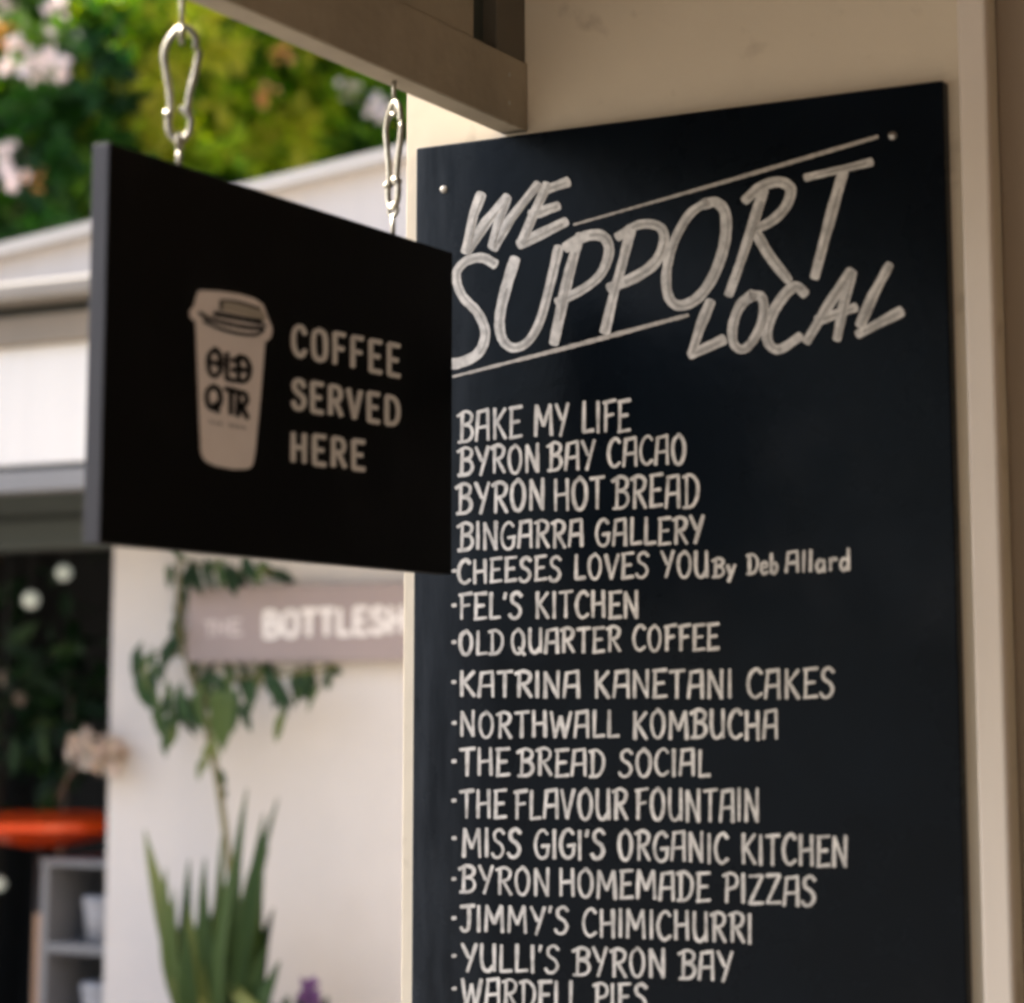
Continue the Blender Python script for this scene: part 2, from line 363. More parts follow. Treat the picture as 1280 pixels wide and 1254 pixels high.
HAND = {   # quick brush capitals, unit height, own width first
 'A': (.60, [[(.02, 0), (.12, .92)], [(.08, .93), (.56, 1.0)], [(.54, .98), (.56, 0)], [(.06, .42), (.56, .46)]]),
 'B': (.62, [[(.14, 0), (.17, .95)], [C, (-.04, .86), (.3, 1.0), (.56, .88), (.5, .64), (.2, .55)], [C, (.2, .55), (.5, .5), (.6, .25), (.42, .04), (.0, .0)]]),
 'C': (.55, [[C, (.55, .84), (.38, .99), (.16, .86), (.04, .5), (.12, .14), (.32, .0), (.56, .14)]]),
 'D': (.62, [[(.13, 0), (.13, .95)], [C, (-.02, .93), (.3, .99), (.56, .75), (.56, .35), (.36, .05), (.0, .0)]]),
 'E': (.52, [[(.08, 0), (.1, .96)], [(.02, .96), (.54, 1.0)], [(.08, .5), (.44, .53)], [(.02, .0), (.54, .05)]]),
 'F': (.50, [[(.1, 0), (.12, .95)], [(.0, .93), (.54, 1.0)], [(.1, .5), (.44, .55)]]),
 'G': (.62, [[C, (.56, .84), (.38, .99), (.16, .86), (.04, .5), (.12, .14), (.32, .0), (.54, .12), (.58, .42)], [(.32, .42), (.64, .46)]]),
 'H': (.62, [[(.08, 0), (.08, 1)], [(.56, 0), (.54, 1)], [(.06, .48), (.58, .54)]]),
 'I': (.18, [[(.09, 0), (.09, 1)]]),
 'J': (.50, [[(.0, .94), (.54, 1.0)], [C, (.32, .96), (.33, .4), (.28, .08), (.12, .0), (.0, .14)]]),
 'K': (.60, [[(.1, 0), (.1, 1)], [(.56, .98), (.12, .48)], [(.2, .54), (.58, .0)]]),
 'L': (.48, [[(.1, 1), (.08, .02)], [(.06, .02), (.5, .06)]]),
 'M': (.80, [[(.06, 0), (.1, 1)], [(.1, .98), (.4, .32)], [(.4, .32), (.68, 1)], [(.69, .98), (.74, 0)]]),
 'N': (.64, [[(.08, 0), (.08, .98)], [(.08, .98), (.54, .04)], [(.55, .0), (.56, 1.02)]]),
 'O': (.62, [[C, (.34, 1.0), (.1, .82), (.05, .42), (.18, .05), (.4, .02), (.56, .34), (.54, .76), (.34, 1.0), (.28, .98)]]),
 'P': (.56, [[(.12, -.02), (.15, .95)], [C, (-.02, .9), (.3, 1.0), (.54, .86), (.5, .56), (.16, .44)]]),
 'Q': (.64, [[C, (.34, 1.0), (.1, .82), (.05, .42), (.18, .05), (.4, .02), (.56, .34), (.54, .76), (.34, 1.0), (.28, .98)], [(.34, .24), (.62, -.08)]]),
 'R': (.60, [[(.12, 0), (.14, .95)], [C, (-.02, .9), (.3, 1.0), (.54, .86), (.46, .58), (.16, .48)], [(.26, .5), (.58, .0)]]),
 'S': (.54, [[C, (.52, .86), (.34, 1.0), (.12, .88), (.14, .64), (.38, .48), (.48, .26), (.34, .04), (.12, .02), (.0, .16)]]),
 'T': (.56, [[(.28, 0), (.29, .97)], [(.0, .95), (.58, 1.0)]]),
 'U': (.62, [[C, (.08, 1), (.07, .4), (.16, .06), (.36, .0), (.54, .2)], [(.56, 1), (.57, .0)]]),
 'V': (.60, [[(.04, 1), (.28, .02)], [(.28, .02), (.58, 1)]]),
 'W': (.86, [[(.04, 1), (.2, .02)], [(.2, .02), (.42, .82)], [(.42, .82), (.6, .02)], [(.6, .02), (.84, 1)]]),
 'Y': (.58, [[(.02, 1), (.28, .48)], [(.56, 1), (.22, -.04)]]),
 'Z': (.56, [[(.02, .96), (.54, 1)], [(.54, .98), (.04, .04)], [(.02, .02), (.58, .06)]]),
 "'": (.14, [[(.1, 1.0), (.05, .78)]]),
 ' ': (.30, []), '|': (.10, []),
 'y': (.46, [[(.04, .58), (.22, .1)], [(.46, .6), (.1, -.3)]]),
 'e': (.42, [[C, (.06, .3), (.36, .36), (.3, .58), (.1, .5), (.06, .2), (.2, .0), (.4, .1)]]),
 'b': (.44, [[(.08, 1), (.08, .02)], [C, (.08, .4), (.3, .52), (.4, .26), (.26, .0), (.08, .06)]]),
 'l': (.18, [[(.1, 1.0), (.08, .0)]]),
 'a': (.46, [[C, (.36, .5), (.16, .54), (.05, .26), (.16, .0), (.36, .2)], [(.38, .56), (.4, .0)]]),
 'r': (.36, [[(.08, .56), (.08, .0)], [C, (.08, .34), (.2, .54), (.36, .5)]]),
 'd': (.46, [[C, (.36, .46), (.16, .54), (.05, .26), (.16, .0), (.36, .16)], [(.4, 1.0), (.4, .0)]]),
}
PLAIN = {
 'B': (.62, [[(.1, 0), (.1, 1)], [C, (.1, 1), (.4, .98), (.52, .78), (.4, .54), (.1, .52)], [C, (.1, .52), (.46, .5), (.58, .26), (.44, .02), (.1, 0)]]),
 'C': (.62, [[C, (.56, .78), (.42, .97), (.22, .95), (.08, .7), (.08, .3), (.22, .05), (.42, .03), (.56, .22)]]),
 'O': (.66, [[C, (.33, 1), (.12, .88), (.07, .5), (.12, .12), (.33, 0), (.54, .12), (.59, .5), (.54, .88), (.33, 1), (.3, .995)]]),
 'F': (.54, [[(.1, 0), (.1, 1)], [(.1, 1), (.52, 1)], [(.1, .52), (.46, .52)]]),
 'E': (.56, [[(.1, 0), (.1, 1)], [(.1, 1), (.54, 1)], [(.1, .51), (.46, .51)], [(.1, 0), (.54, 0)]]),
 'S': (.58, [[C, (.52, .8), (.4, .98), (.16, .94), (.1, .72), (.28, .54), (.48, .42), (.52, .2), (.38, .02), (.16, .03), (.05, .22)]]),
 'R': (.62, [[(.1, 0), (.1, 1)], [C, (.1, 1), (.42, .99), (.54, .76), (.42, .52), (.1, .5)], [(.3, .5), (.58, 0)]]),
 'V': (.62, [[(.04, 1), (.31, 0)], [(.31, 0), (.58, 1)]]),
 'D': (.64, [[(.1, 0), (.1, 1)], [C, (.1, 1), (.42, .95), (.58, .7), (.58, .3), (.42, .05), (.1, 0)]]),
 'H': (.66, [[(.1, 0), (.1, 1)], [(.56, 0), (.56, 1)], [(.1, .51), (.56, .51)]]),
 'L': (.52, [[(.1, 1), (.1, 0)], [(.1, 0), (.5, 0)]]),
 'T': (.58, [[(.29, 0), (.29, 1)], [(.02, 1), (.56, 1)]]),
 'P': (.60, [[(.1, 0), (.1, 1)], [C, (.1, 1), (.42, .99), (.56, .74), (.42, .48), (.1, .46)]]),
}
def write(mbd, txt, x0, x1, yb0, yb1, yt0, yt1, wd, surf, lift, font=HAND, gap=.14, jit=.07, wob=.03, overlap=0):
    ws = [font[c][0] for c in txt]; tot = sum(ws) + gap * (len(txt) - 1)
    pos = 0
    for c, gw in zip(txt, ws):
        dy = random.uniform(-wob, wob); sx = 1 + random.uniform(-wob, wob)
        for st in strokes_of(font[c][1]):
            pp = []
            for (gx, gy) in st:
                t = (pos + gx * sx) / tot
                x = x0 + (x1 - x0) * t
                yb = yb0 + (yb1 - yb0) * t; yt = yt0 + (yt1 - yt0) * t
                pp.append((x + (gy - .5) * .0, yb + (yt - yb) * (gy + dy)))
            ribbon(mbd, pp, wd * (random.uniform(.84, 1.14) if jit > .05 else 1), surf, lift, jit)
        pos += gw + gap

# ------------------------------------------------------------------ tall list board
bd = thing("list_board", Q(.367, -.01, .95), "tall black hand-lettered board listing local suppliers, fixed to the cream wall", "menu board")
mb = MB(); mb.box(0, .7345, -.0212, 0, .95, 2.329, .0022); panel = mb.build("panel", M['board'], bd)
# heading, drawn stroke by stroke (pixels of an enlarged crop: origin 520,180, factor 1.939)
def hp(pts): return [(520 + x / 1.939, 180 + y / 1.939) for x, y in pts]
def hand_word(strokes, wd, m=None):
    mb = MB()
    for st in strokes:
        k = 1.0
        if isinstance(st[0], (int, float)): k, st = st[0], st[1:]
        pts = list(strokes_of([st]))[0]
        ribbon(mb, hp(pts), wd * k, BOARD, .0005, .06)
    word = mb.build("heading_word", m or M['chalk'], bd)
    mb = MB()
    for st in strokes:
        if isinstance(st[0], (int, float)): st = st[1:]
        pts = hp(list(strokes_of([st]))[0]); n = len(pts)
        a, b = int(n * random.uniform(.0, .2)), int(n * random.uniform(.75, 1.0)) + 1
        o = Vector((random.uniform(.6, 2.4), random.uniform(-.4, .8)))
        if n == 2: p, q = Vector(pts[0]), Vector(pts[1]); seg = [p.lerp(q, .12), p.lerp(q, .9)]
        else: seg = pts[a:b]
        if len(seg) > 1: ribbon(mb, [(p[0] + o.x, p[1] + o.y) for p in seg], wd * random.uniform(.18, .34), BOARD, .0011, .3)
    mb.build("dry_brush_streaks", M['streak'], word)
    return word
hand_word([[(158, 122), (140, 170), (120, 262)], [(124, 258), (170, 190), (222, 128)], [(220, 132), (200, 190), (186, 250)], [(186, 252), (230, 180), (296, 98)],
           [(318, 98), (285, 170), (256, 240)], [(300, 116), (368, 92)], [(278, 172), (345, 150)], [(250, 244), (364, 188)]], 12.6)
hand_word([[C, (192, 292), (160, 276), (120, 285), (97, 318), (112, 368), (150, 410), (168, 460), (150, 508), (100, 532), (70, 528)],
           [C, (240, 278), (218, 350), (203, 420), (208, 470), (234, 494), (270, 480), (300, 430), (325, 340), (346, 250)],
           [C, (398, 220), (372, 310), (352, 400), (334, 484)], [C, (362, 252), (410, 224), (452, 224), (468, 258), (450, 312), (408, 350), (342, 384)],
           [C, (522, 202), (500, 290), (478, 370), (458, 456)], [C, (488, 226), (540, 196), (588, 200), (602, 232), (584, 282), (540, 318), (468, 350)],
           [C, (706, 140), (662, 172), (624, 240), (607, 310), (612, 370), (640, 392), (684, 372), (722, 318), (748, 240), (750, 170), (728, 142), (698, 146)],
           [C, (842, 112), (815, 200), (785, 290), (758, 366)], [C, (796, 138), (836, 104), (880, 92), (908, 110), (896, 152), (860, 188), (812, 210)], [C, (818, 204), (856, 270), (904, 332)],
           [C, (1036, 66), (1012, 150), (988, 240), (966, 324)], [.8, (944, 82), (1104, 44)]], 12.6)
hand_word([[(714, 382), (690, 440), (668, 508)], [(664, 512), (746, 474)],
           [C, (818, 364), (786, 392), (768, 440), (770, 484), (794, 498), (822, 468), (842, 416), (838, 372), (812, 368)],
           [C, (944, 364), (918, 346), (884, 378), (856, 430), (852, 478), (880, 498), (932, 466)],
           [(946, 480), (1000, 390), (1056, 308)], [(1056, 310), (1036, 390), (1020, 474)], [(972, 428), (1066, 396)],
           [(1148, 292), (1108, 366), (1076, 440)], [(1070, 462), (1176, 406)]], 12.6)
for p, q, wd in (((717, 281), (1097, 171), 4.2), ((566, 471), (860, 394), 4.6)):
    mb = MB(); ribbon(mb, [p, (p[0] * .5 + q[0] * .5, p[1] * .5 + q[1] * .5 + 1), q], wd, BOARD, .0005, .15); mb.build("rule_line", M['chalkthin'], bd)
ROWS = [
 ("BAKE MY LIFE", 573, 787, 552, 538, 514, 499, 0), ("BYRON|BAY CACAO", 573, 857, 594, 579, 560, 543, 0),
 ("BYRON|HOT|BREAD", 571, 873, 641, 633, 604, 592, 0), ("BINGARRA GALLERY", 573, 879, 688, 678, 654, 645, 0),
 ("CHEESES LOVES YOU", 572, 885, 729, 720, 700, 688, 714), ("FEL'S KITCHEN", 574, 798, 774, 772, 742, 739, 757),
 ("OLD|QUARTER COFFEE", 574, 898, 818, 812, 789, 780, 803), ("KATRINA KANETANI CAKES", 574, 1043, 871, 873, 840, 836, 853),
 ("NORTHWALL KOMBUCHA", 575, 972, 921, 924, 890, 888, 904), ("THE|BREAD SOCIAL", 575, 887, 970, 970, 936, 937, 952),
 ("THE|FLAVOUR|FOUNTAIN", 575, 949, 1022, 1027, 988, 986, 1001), ("MISS GIGI'S ORGANIC KITCHEN", 578, 1059, 1070, 1083, 1035, 1045, 1048),
 ("BYRON|HOMEMADE PIZZAS", 575, 1019, 1115, 1133, 1082, 1096, 1099), ("JIMMY'S CHIMICHURRI", 576, 940, 1163, 1179, 1131, 1142, 1148),
 ("YULLI'S BYRON BAY", 577, 915, 1213, 1226, 1180, 1190, 1195), ("WARDELL PIES", 577, 808, 1259, 1264, 1223, 1231, 1236)]
for txt, x0, x1, b0, b1, t0, t1, dot in ROWS:
    mb = MB(); write(mb, txt, x0, x1, b0, b1, t0, t1, 4.15, BOARD, .0005, wob=.035)
    if txt.startswith("CHEESES"):
        write(mb, "By", 891, 919, 721, 720, 698, 697, 4.2, BOARD, .0005)
        write(mb, "Deb", 934, 972, 718, 717, 694, 692, 4.2, BOARD, .0005)
        write(mb, "Allard", 982, 1062, 716, 713, 690, 686, 4.0, BOARD, .0005)
    if dot: ribbon(mb, [(565.5, dot), (569.5, dot - .5)], 4.6, BOARD, .0005)
    mb.build("list_line", M['chalk'], bd)
for (x, y) in ((555, 237), (1116, 170)):
    c = BOARD(x, y); mb = MB()
    prof = [(0.0001, .0045), (.003, .0042), (.0048, .003), (.0055, .0002)]
    vs = []; fs = []; seg = 16
    for r, h in prof:
        for k in range(seg):
            th = 2 * math.pi * k / seg; vs.append(c + A * (r * math.cos(th)) + Vector((0, 0, r * math.sin(th))) + N * h)
    for i in range(3):
        for k in range(seg): fs.append([i * seg + k, i * seg + (k + 1) % seg, (i + 1) * seg + (k + 1) % seg, (i + 1) * seg + k])
    fs.append(list(range(seg))); mb.add(vs, fs); mb.build("screw", M['screw'], bd, True)

# ------------------------------------------------------------------ hanging coffee sign
SW0, SW1, SZ0, SZ1 = .160, .838, 1.7465, 2.1455
sg = thing("hanging_sign", Q(US - .01, .5, SZ0), "black square coffee sign with cup picture hanging from the porch beam on two snap hooks", "hanging sign")
mb = MB(); mb.box(US - .0195, US, SW0, SW1 - .0015, SZ0, SZ1, .0012); mb.build("panel", M['black'], sg)
mb = MB(); mb.box(US - .0205, US - .0008, SW1 - .001, SW1 + .001, SZ0 + .0005, SZ1 - .0005, .0004); mb.build("edge_band", M['edge'], sg)
def cp(pts): return [(220 + x / 4.267, 340 + y / 4.267) for x, y in pts]
def flat(pts, lift, name, m, parent):
    vs = [SIGN(x, y, lift) for x, y in pts]
    bm = bmesh.new(); f = bm.faces.new([bm.verts.new(v) for v in vs]); bmesh.ops.triangulate(bm, faces=[f]); bm.verts.index_update()
    o = mkobj(name, [v.co.copy() for v in bm.verts], [[v.index for v in q.verts] for q in bm.faces], m, parent); bm.free(); return o
body = cp([(104, 262), (118, 620), (131, 950), (140, 985), (158, 1010), (205, 1034), (300, 1052), (370, 1052), (398, 1044), (412, 1022), (424, 950), (452, 660), (476, 360), (300, 330)])
cup = flat(body, .0004, "cup_picture", M['print'], sg)
lid = cp([(122, 98), (240, 104), (340, 118), (420, 142), (462, 172), (478, 205), (490, 250), (512, 292), (514, 318), (506, 350), (484, 372), (476, 358), (300, 328), (106, 268), (84, 250), (72, 228), (76, 204), (97, 178), (108, 130)])
flat(lid, .0006, "cup_lid", M['print'], cup)
flat(cp([(242, 152), (330, 162), (400, 180), (462, 206), (484, 250), (470, 262), (420, 246), (240, 205)]), .0008, "lid_tab", M['printgrey'], cup)
mb = MB()
for pts, wd in (([(125, 218), (180, 250), (300, 282), (400, 298), (462, 300)], 5.0), ([(205, 222), (320, 244), (452, 268)], 6.5), ([(150, 262), (240, 304), (340, 330), (430, 334), (470, 306)], 4.0),
                ([(240, 150), (238, 205)], 3.0), ([(240, 152), (320, 158), (450, 196)], 2.6), ([(452, 268), (482, 290)], 3.0)):
    ribbon(mb, [(v.x, v.y) for v in spline([Vector((p[0], p[1], 0)) for p in cp(pts)], 5)], wd, SIGN, .0011, .03)
mb.build("lid_lines", M['black'], cup)
mb = MB()
def cup_write(strokes, wd):
    for st in strokes: ribbon(mb, cp(list(strokes_of([st]))[0]), wd, SIGN, .0009, .03)
cup_write([[C, (210, 415), (180, 440), (172, 485), (182, 535), (206, 556), (232, 535), (240, 490), (232, 440), (210, 415), (204, 416)], [(188, 480), (228, 492)],
           [(272, 434), (270, 572)], [(270, 570), (318, 582)], [(298, 470), (316, 474)], [(298, 520), (314, 524)],
           [(334, 452), (334, 584)], [C, (334, 452), (372, 466), (394, 520), (376, 576), (334, 586)], [(348, 520), (372, 526)],
           [C, (200, 612), (172, 632), (166, 676), (178, 718), (204, 730), (230, 710), (238, 668), (226, 628), (200, 612), (194, 613)], [(206, 700), (226, 748)],
           [(262, 622), (326, 638)], [(294, 632), (294, 756)],
           [(334, 642), (330, 768)], [C, (334, 642), (366, 650), (378, 680), (364, 708), (334, 708)], [(346, 708), (382, 780)]], 6.6)
for k in range(8):
    x = 182 + k * 25; y = 800 + k * 4.4
    if k != 3: ribbon(mb, cp([(x, y - 6), (x + 14, y + 7)]), 1.7, SIGN, .0009, .1)
mb.build("cup_lettering", M['black'], cup)
for txt, x0, x1, b0, b1, t0, t1 in (("COFFEE", 365, 500, 443, 470.5, 406, 433), ("SERVED", 365, 499, 509.5, 532, 474, 498), ("HERE", 363.5, 456, 576, 587, 541, 553)):
    mb = MB(); write(mb, txt, x0, x1, b0, b1, t0, t1, 6.6, SIGN, .0006, PLAIN, gap=.22, jit=.03, wob=.0)
    mb.build("sign_lettering", M['printw'], sg)

# ------------------------------------------------------------------ hooks and eyes
UB = (BU0 + BU1) / 2
def eye(parent, pw, z_from, z_ring, rad, wire, ang, shank_up):
    c = Q(UB, pw, z_ring); ax = A * math.cos(ang) + N * math.sin(ang)
    pts = [c + ax * (rad * math.sin(t)) + Vector((0, 0, rad * math.cos(t) * (1 if shank_up else -1))) for t in [2 * math.pi * k / 28 for k in range(28)]]
    mb = MB(); mb.tube(pts, wire, 10, closed=True)
    zs = z_ring + rad if shank_up else z_ring - rad
    mb.tube([Q(UB, pw, zs - (.001 if shank_up else -.001)), Q(UB, pw, z_from)], wire * 1.05, 10)
    return mb.build("screw_eye", M['zinc'], parent, True)
def snap_hook(name, pw, ztop, zbot, ang, label):
    H = ztop - zbot
    ax = (A * math.cos(ang) + N * math.sin(ang)).normalized()
    root = thing(name, Q(UB, pw, zbot), label, "snap hook", "snap hooks holding up the coffee sign")
    def P(x, y): return Q(UB, pw, zbot) + ax * (x * H) + Vector((0, 0, y * H))
    rad = .0036
    # pear-shaped body, open on the gate side; the small eye at the foot
    body = spline([P(.135, .80), P(.125, .90), P(.05, .985), P(-.03, .98), P(-.12, .88), P(-.155, .76), P(-.13, .60), P(-.10, .44), P(-.085, .28), P(-.105, .20), P(-.085, .07), P(0, .005), P(.085, .07), P(.10, .19), P(.06, .26), P(.0, .275)], 7)
    mb = MB(); mb.tube(body, rad, 12); b = mb.build("hook_body", M['zinc'], root, True)
    mb = MB(); mb.tube(spline([P(.065, .25), P(.09, .42), P(.135, .60), P(.165, .765)], 6), rad * 1.0, 12)
    mb.tube([P(.165, .765), P(.163, .79)], [rad, rad * .55], 12); mb.build("gate", M['zinc'], root, True)
    mb = MB(); mb.tube([P(-.135, .24), P(-.075, .24)], rad * 1.35, 12); mb.tube([P(.045, .24), P(.105, .24)], rad * 1.35, 12); mb.build("collar", M['zinc'], root, True)
    pn = ax.cross(Vector((0, 0, 1))); mb = MB(); mb.tube([P(.066, .258) - pn * .0052, P(.066, .258) + pn * .0052], .0016, 10); mb.build("hinge_pin", M['screw'], root, True)
    return root
w1 = coords(SIGN(226, 100, -.01))[1]; w2 = coords(SIGN(492, 200, -.01))[1]
def zat(y, x): return coords(SIGN(x, y, -.01))[2]
eye(beam, w1, BZ0 + .004, zat(44, 226), .0075, .0026, 1.0, True)
snap_hook("snap_hook", w1, zat(33, 226), zat(176, 222), -.25, "pear-shaped zinc snap hook seen broadside, nearer the outer grey edge of the sign")
eye(sg, w1, SZ1 - .004, zat(178, 222) + .0005, .0075, .0026, 1.2, False)
eye(beam, w2, BZ0 + .004, zat(136, 493), .0075, .0026, .6, True)
snap_hook("snap_hook", w2, zat(128, 493), zat(262, 493), .55, "zinc snap hook seen nearly edge-on beside the white wall edge, farther along the sign")
eye(sg, w2, SZ1 - .004, zat(264, 493) + .0005, .0075, .0026, .3, False)

# ------------------------------------------------------------------ far building
shop = thing("gabled_shop", Q(.5, WF - 1.2, 0), "white rendered building with gable, cornice and deep white awning fascia across the courtyard", "building")
def fu(x, y, l=0): return coords(FAC(x, y, l))[0]
def fz(x, y, l=0): return coords(FAC(x, y, l))[2]
UE = fu(135, 950); UFAR = UE + 4.5; ULEFT = UE - 3.4
ztop = fz(60, 690)
mb = MB(); mb.box(UE, UFAR, WF - .16, WF, 0, fz(60, 560), .006); swall = mb.build("wall", M['white'], shop)
mb = MB(); mb.box(ULEFT - 1.6, ULEFT, WF - .16, WF, 0, fz(60, 560), .006); mb.build("wall", M['white'], shop)
LA = .45
zf1, zf0 = fz(55, 431, LA), fz(55, 580, LA)
mb = MB(); mb.box(ULEFT - 1.8, UFAR, WF + LA - .06, WF + LA, zf0, zf1, .004); mb.build("awning_fascia", M['fascia'], shop)
mb = MB(); mb.box(ULEFT - 1.8, UFAR, WF + LA - .055, WF + LA + .02, fz(55, 613, LA + .02), fz(55, 587, LA + .02), .004); mb.build("lower_trim", M['greyplas'], shop)
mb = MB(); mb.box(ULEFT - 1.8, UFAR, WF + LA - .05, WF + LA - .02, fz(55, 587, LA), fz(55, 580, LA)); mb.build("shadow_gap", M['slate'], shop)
mb = MB(); mb.box(ULEFT - 1.8, UFAR, WF + LA - .05, WF + LA + .03, zf1, fz(55, 392, LA + .03), .004); mb.build("brown_trim", M['trimbrown'], shop)
mb = MB(); mb.box(ULEFT - 1.8, UFAR, WF + LA - .08, WF + LA - .03, fz(55, 392, LA + .03), fz(55, 374, LA + .08)); mb.build("cornice_shadow_strip", M['slate'], shop)  # shadow line under the gutter, put in as a dark strip
mb = MB(); mb.box(ULEFT - 1.8, UFAR, WF + LA - .08, WF + LA + .10, fz(55, 371, LA + .1), fz(55, 348, LA + .1), .01); mb.build("gutter", M['gutter'], shop)
mb = MB(); mb.box(ULEFT - 1.8, UFAR, WF - .1, WF + LA - .055, zf0 + .03, zf0 + .05); mb.build("awning_soffit", M['gutter'], shop)
mb = MB(); mb.box(ULEFT - .0, UE, WF - .12, WF - .02, fz(60, 686, 0), fz(60, 646, 0), .01); mb.build("blind_box", M['slate'], shop)
mb = MB(); mb.box(ULEFT - .0, UE, WF - .12, WF - .04, fz(60, 644, 0), fz(60, 560, 0), .006); mb.build("lintel", M['slate'], shop)
# gable wall and roof
LG = .28
g0 = coords(FAC(-20, 347, LG)); g1 = coords(FAC(490, 214, LG))
sl_ = (g1[2] - g0[2]) / (g1[0] - g0[0])
apexu = g1[0] + .9; apexz = g1[2] + .9 * sl_
zb = fz(55, 360, LA)
ug0 = g0[0] - (g0[2] - zb) / sl_ - .5
pts = [Q(ug0, WF + LG, zb - .12), Q(ug0, WF + LG, zb + .0), Q(apexu, WF + LG, apexz), Q(2 * apexu - ug0, WF + LG, zb), Q(2 * apexu - ug0, WF + LG, zb - .12)]
mb = MB(); mb.prism(pts, -N * .12); mb.build("gable_wall", M['gable'], shop)
for sgn in (-1, 1):
    e0 = Q(apexu + sgn * (apexu - ug0) * 1.03, 0, zb - .03 * (apexz - zb)); e1 = Q(apexu, 0, apexz)
    th = Vector((0, 0, .035))
    q = [e0 + N * (WF + LG + .05), e1 + N * (WF + LG + .05), e1 + N * (WF + LG + .05) + th, e0 + N * (WF + LG + .05) + th]
    mb = MB(); mb.prism(q, -N * 3.0); mb.build("roof", M['roofedge'], shop)
# dark room behind the opening
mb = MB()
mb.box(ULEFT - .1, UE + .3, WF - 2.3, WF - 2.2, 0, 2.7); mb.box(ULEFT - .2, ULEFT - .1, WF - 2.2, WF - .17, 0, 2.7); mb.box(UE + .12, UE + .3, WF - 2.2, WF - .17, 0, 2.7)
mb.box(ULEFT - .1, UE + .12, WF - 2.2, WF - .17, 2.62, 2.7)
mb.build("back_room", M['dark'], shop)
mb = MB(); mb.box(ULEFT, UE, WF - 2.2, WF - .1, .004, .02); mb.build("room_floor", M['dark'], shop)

# shop sign on the white wall
LS = .06
su0 = fu(233, 780, LS); su1 = su0 + (fu(503, 770, LS) - su0) * 1.36
ss = thing("shop_sign", Q((su0 + su1) / 2, WF + .03, fz(234, 830, LS)), "mauve-brown rectangular shop sign with white capitals on the white wall", "sign")
mb = MB(); mb.box(su0, su1, WF + .022, WF + LS, fz(300, 828, LS), fz(300, 733, LS), .004); mb.build("panel", M['mauve'], ss)
FS = lambda x, y, l=0: FAC(x, y, LS + l)
mb = MB(); write(mb, "BOTTLESHOP", 329, 553, 796, 788, 766, 757, 7.2, FS, .001, PLAIN, gap=.12, jit=.02, wob=0); mb.build("lettering", M['signw'], ss)
mb = MB()
for (x0, y0, x1, y1) in ((256, 778, 268, 777), (262, 777, 262, 795), (272, 776, 270, 794), (282, 776, 281, 794), (272, 785, 282, 785), (288, 776, 288, 793), (288, 776, 301, 775), (288, 784, 299, 784), (288, 793, 302, 792)):
    ribbon(mb, [(x0, y0), (x1, y1)], 4.2, FS, .001, .05)
mb.build("small_lettering", M['signp'], ss)
for x in (su0 + .12, su1 - .12):
    mb = MB(); mb.box(x - .02, x + .02, WF + .0005, WF + .0215, fz(300, 800, LS), fz(300, 760, LS)); mb.build("bracket", M['zinc'], ss)

# ------------------------------------------------------------------ foliage helpers
def leaf(mbd, base, d, up, ln, wd, t, fold=.25, droop=.2):
    """a folded pointed leaf: six faces, real curl"""
    d = d.normalized(); s = d.cross(up)
    if s.length < 1e-4: s = d.orthogonal()
    s.normalize(); u = s.cross(d).normalized()
    m = [base, base + d * (ln * .35) + u * (ln * .04), base + d * (ln * .7) - u * (ln * droop * .35), base + d * ln - u * (ln * droop)]
    e = lambda k, f: m[k] + s * (wd * f) + u * (abs(f) * wd * fold)
    vs = [m[0], e(1, .5), m[1], e(1, -.5), e(2, .42), m[2], e(2, -.42), m[3]]
    mbd.add(vs, [[0, 1, 2], [0, 2, 3], [1, 4, 5, 2], [2, 5, 6, 3], [4, 7, 5], [5, 7, 6]], t)
def rdir():
    while True:
        v = Vector((random.uniform(-1, 1), random.uniform(-1, 1), random.uniform(-1, 1)))
        if .05 < v.length < 1: return v.normalized()
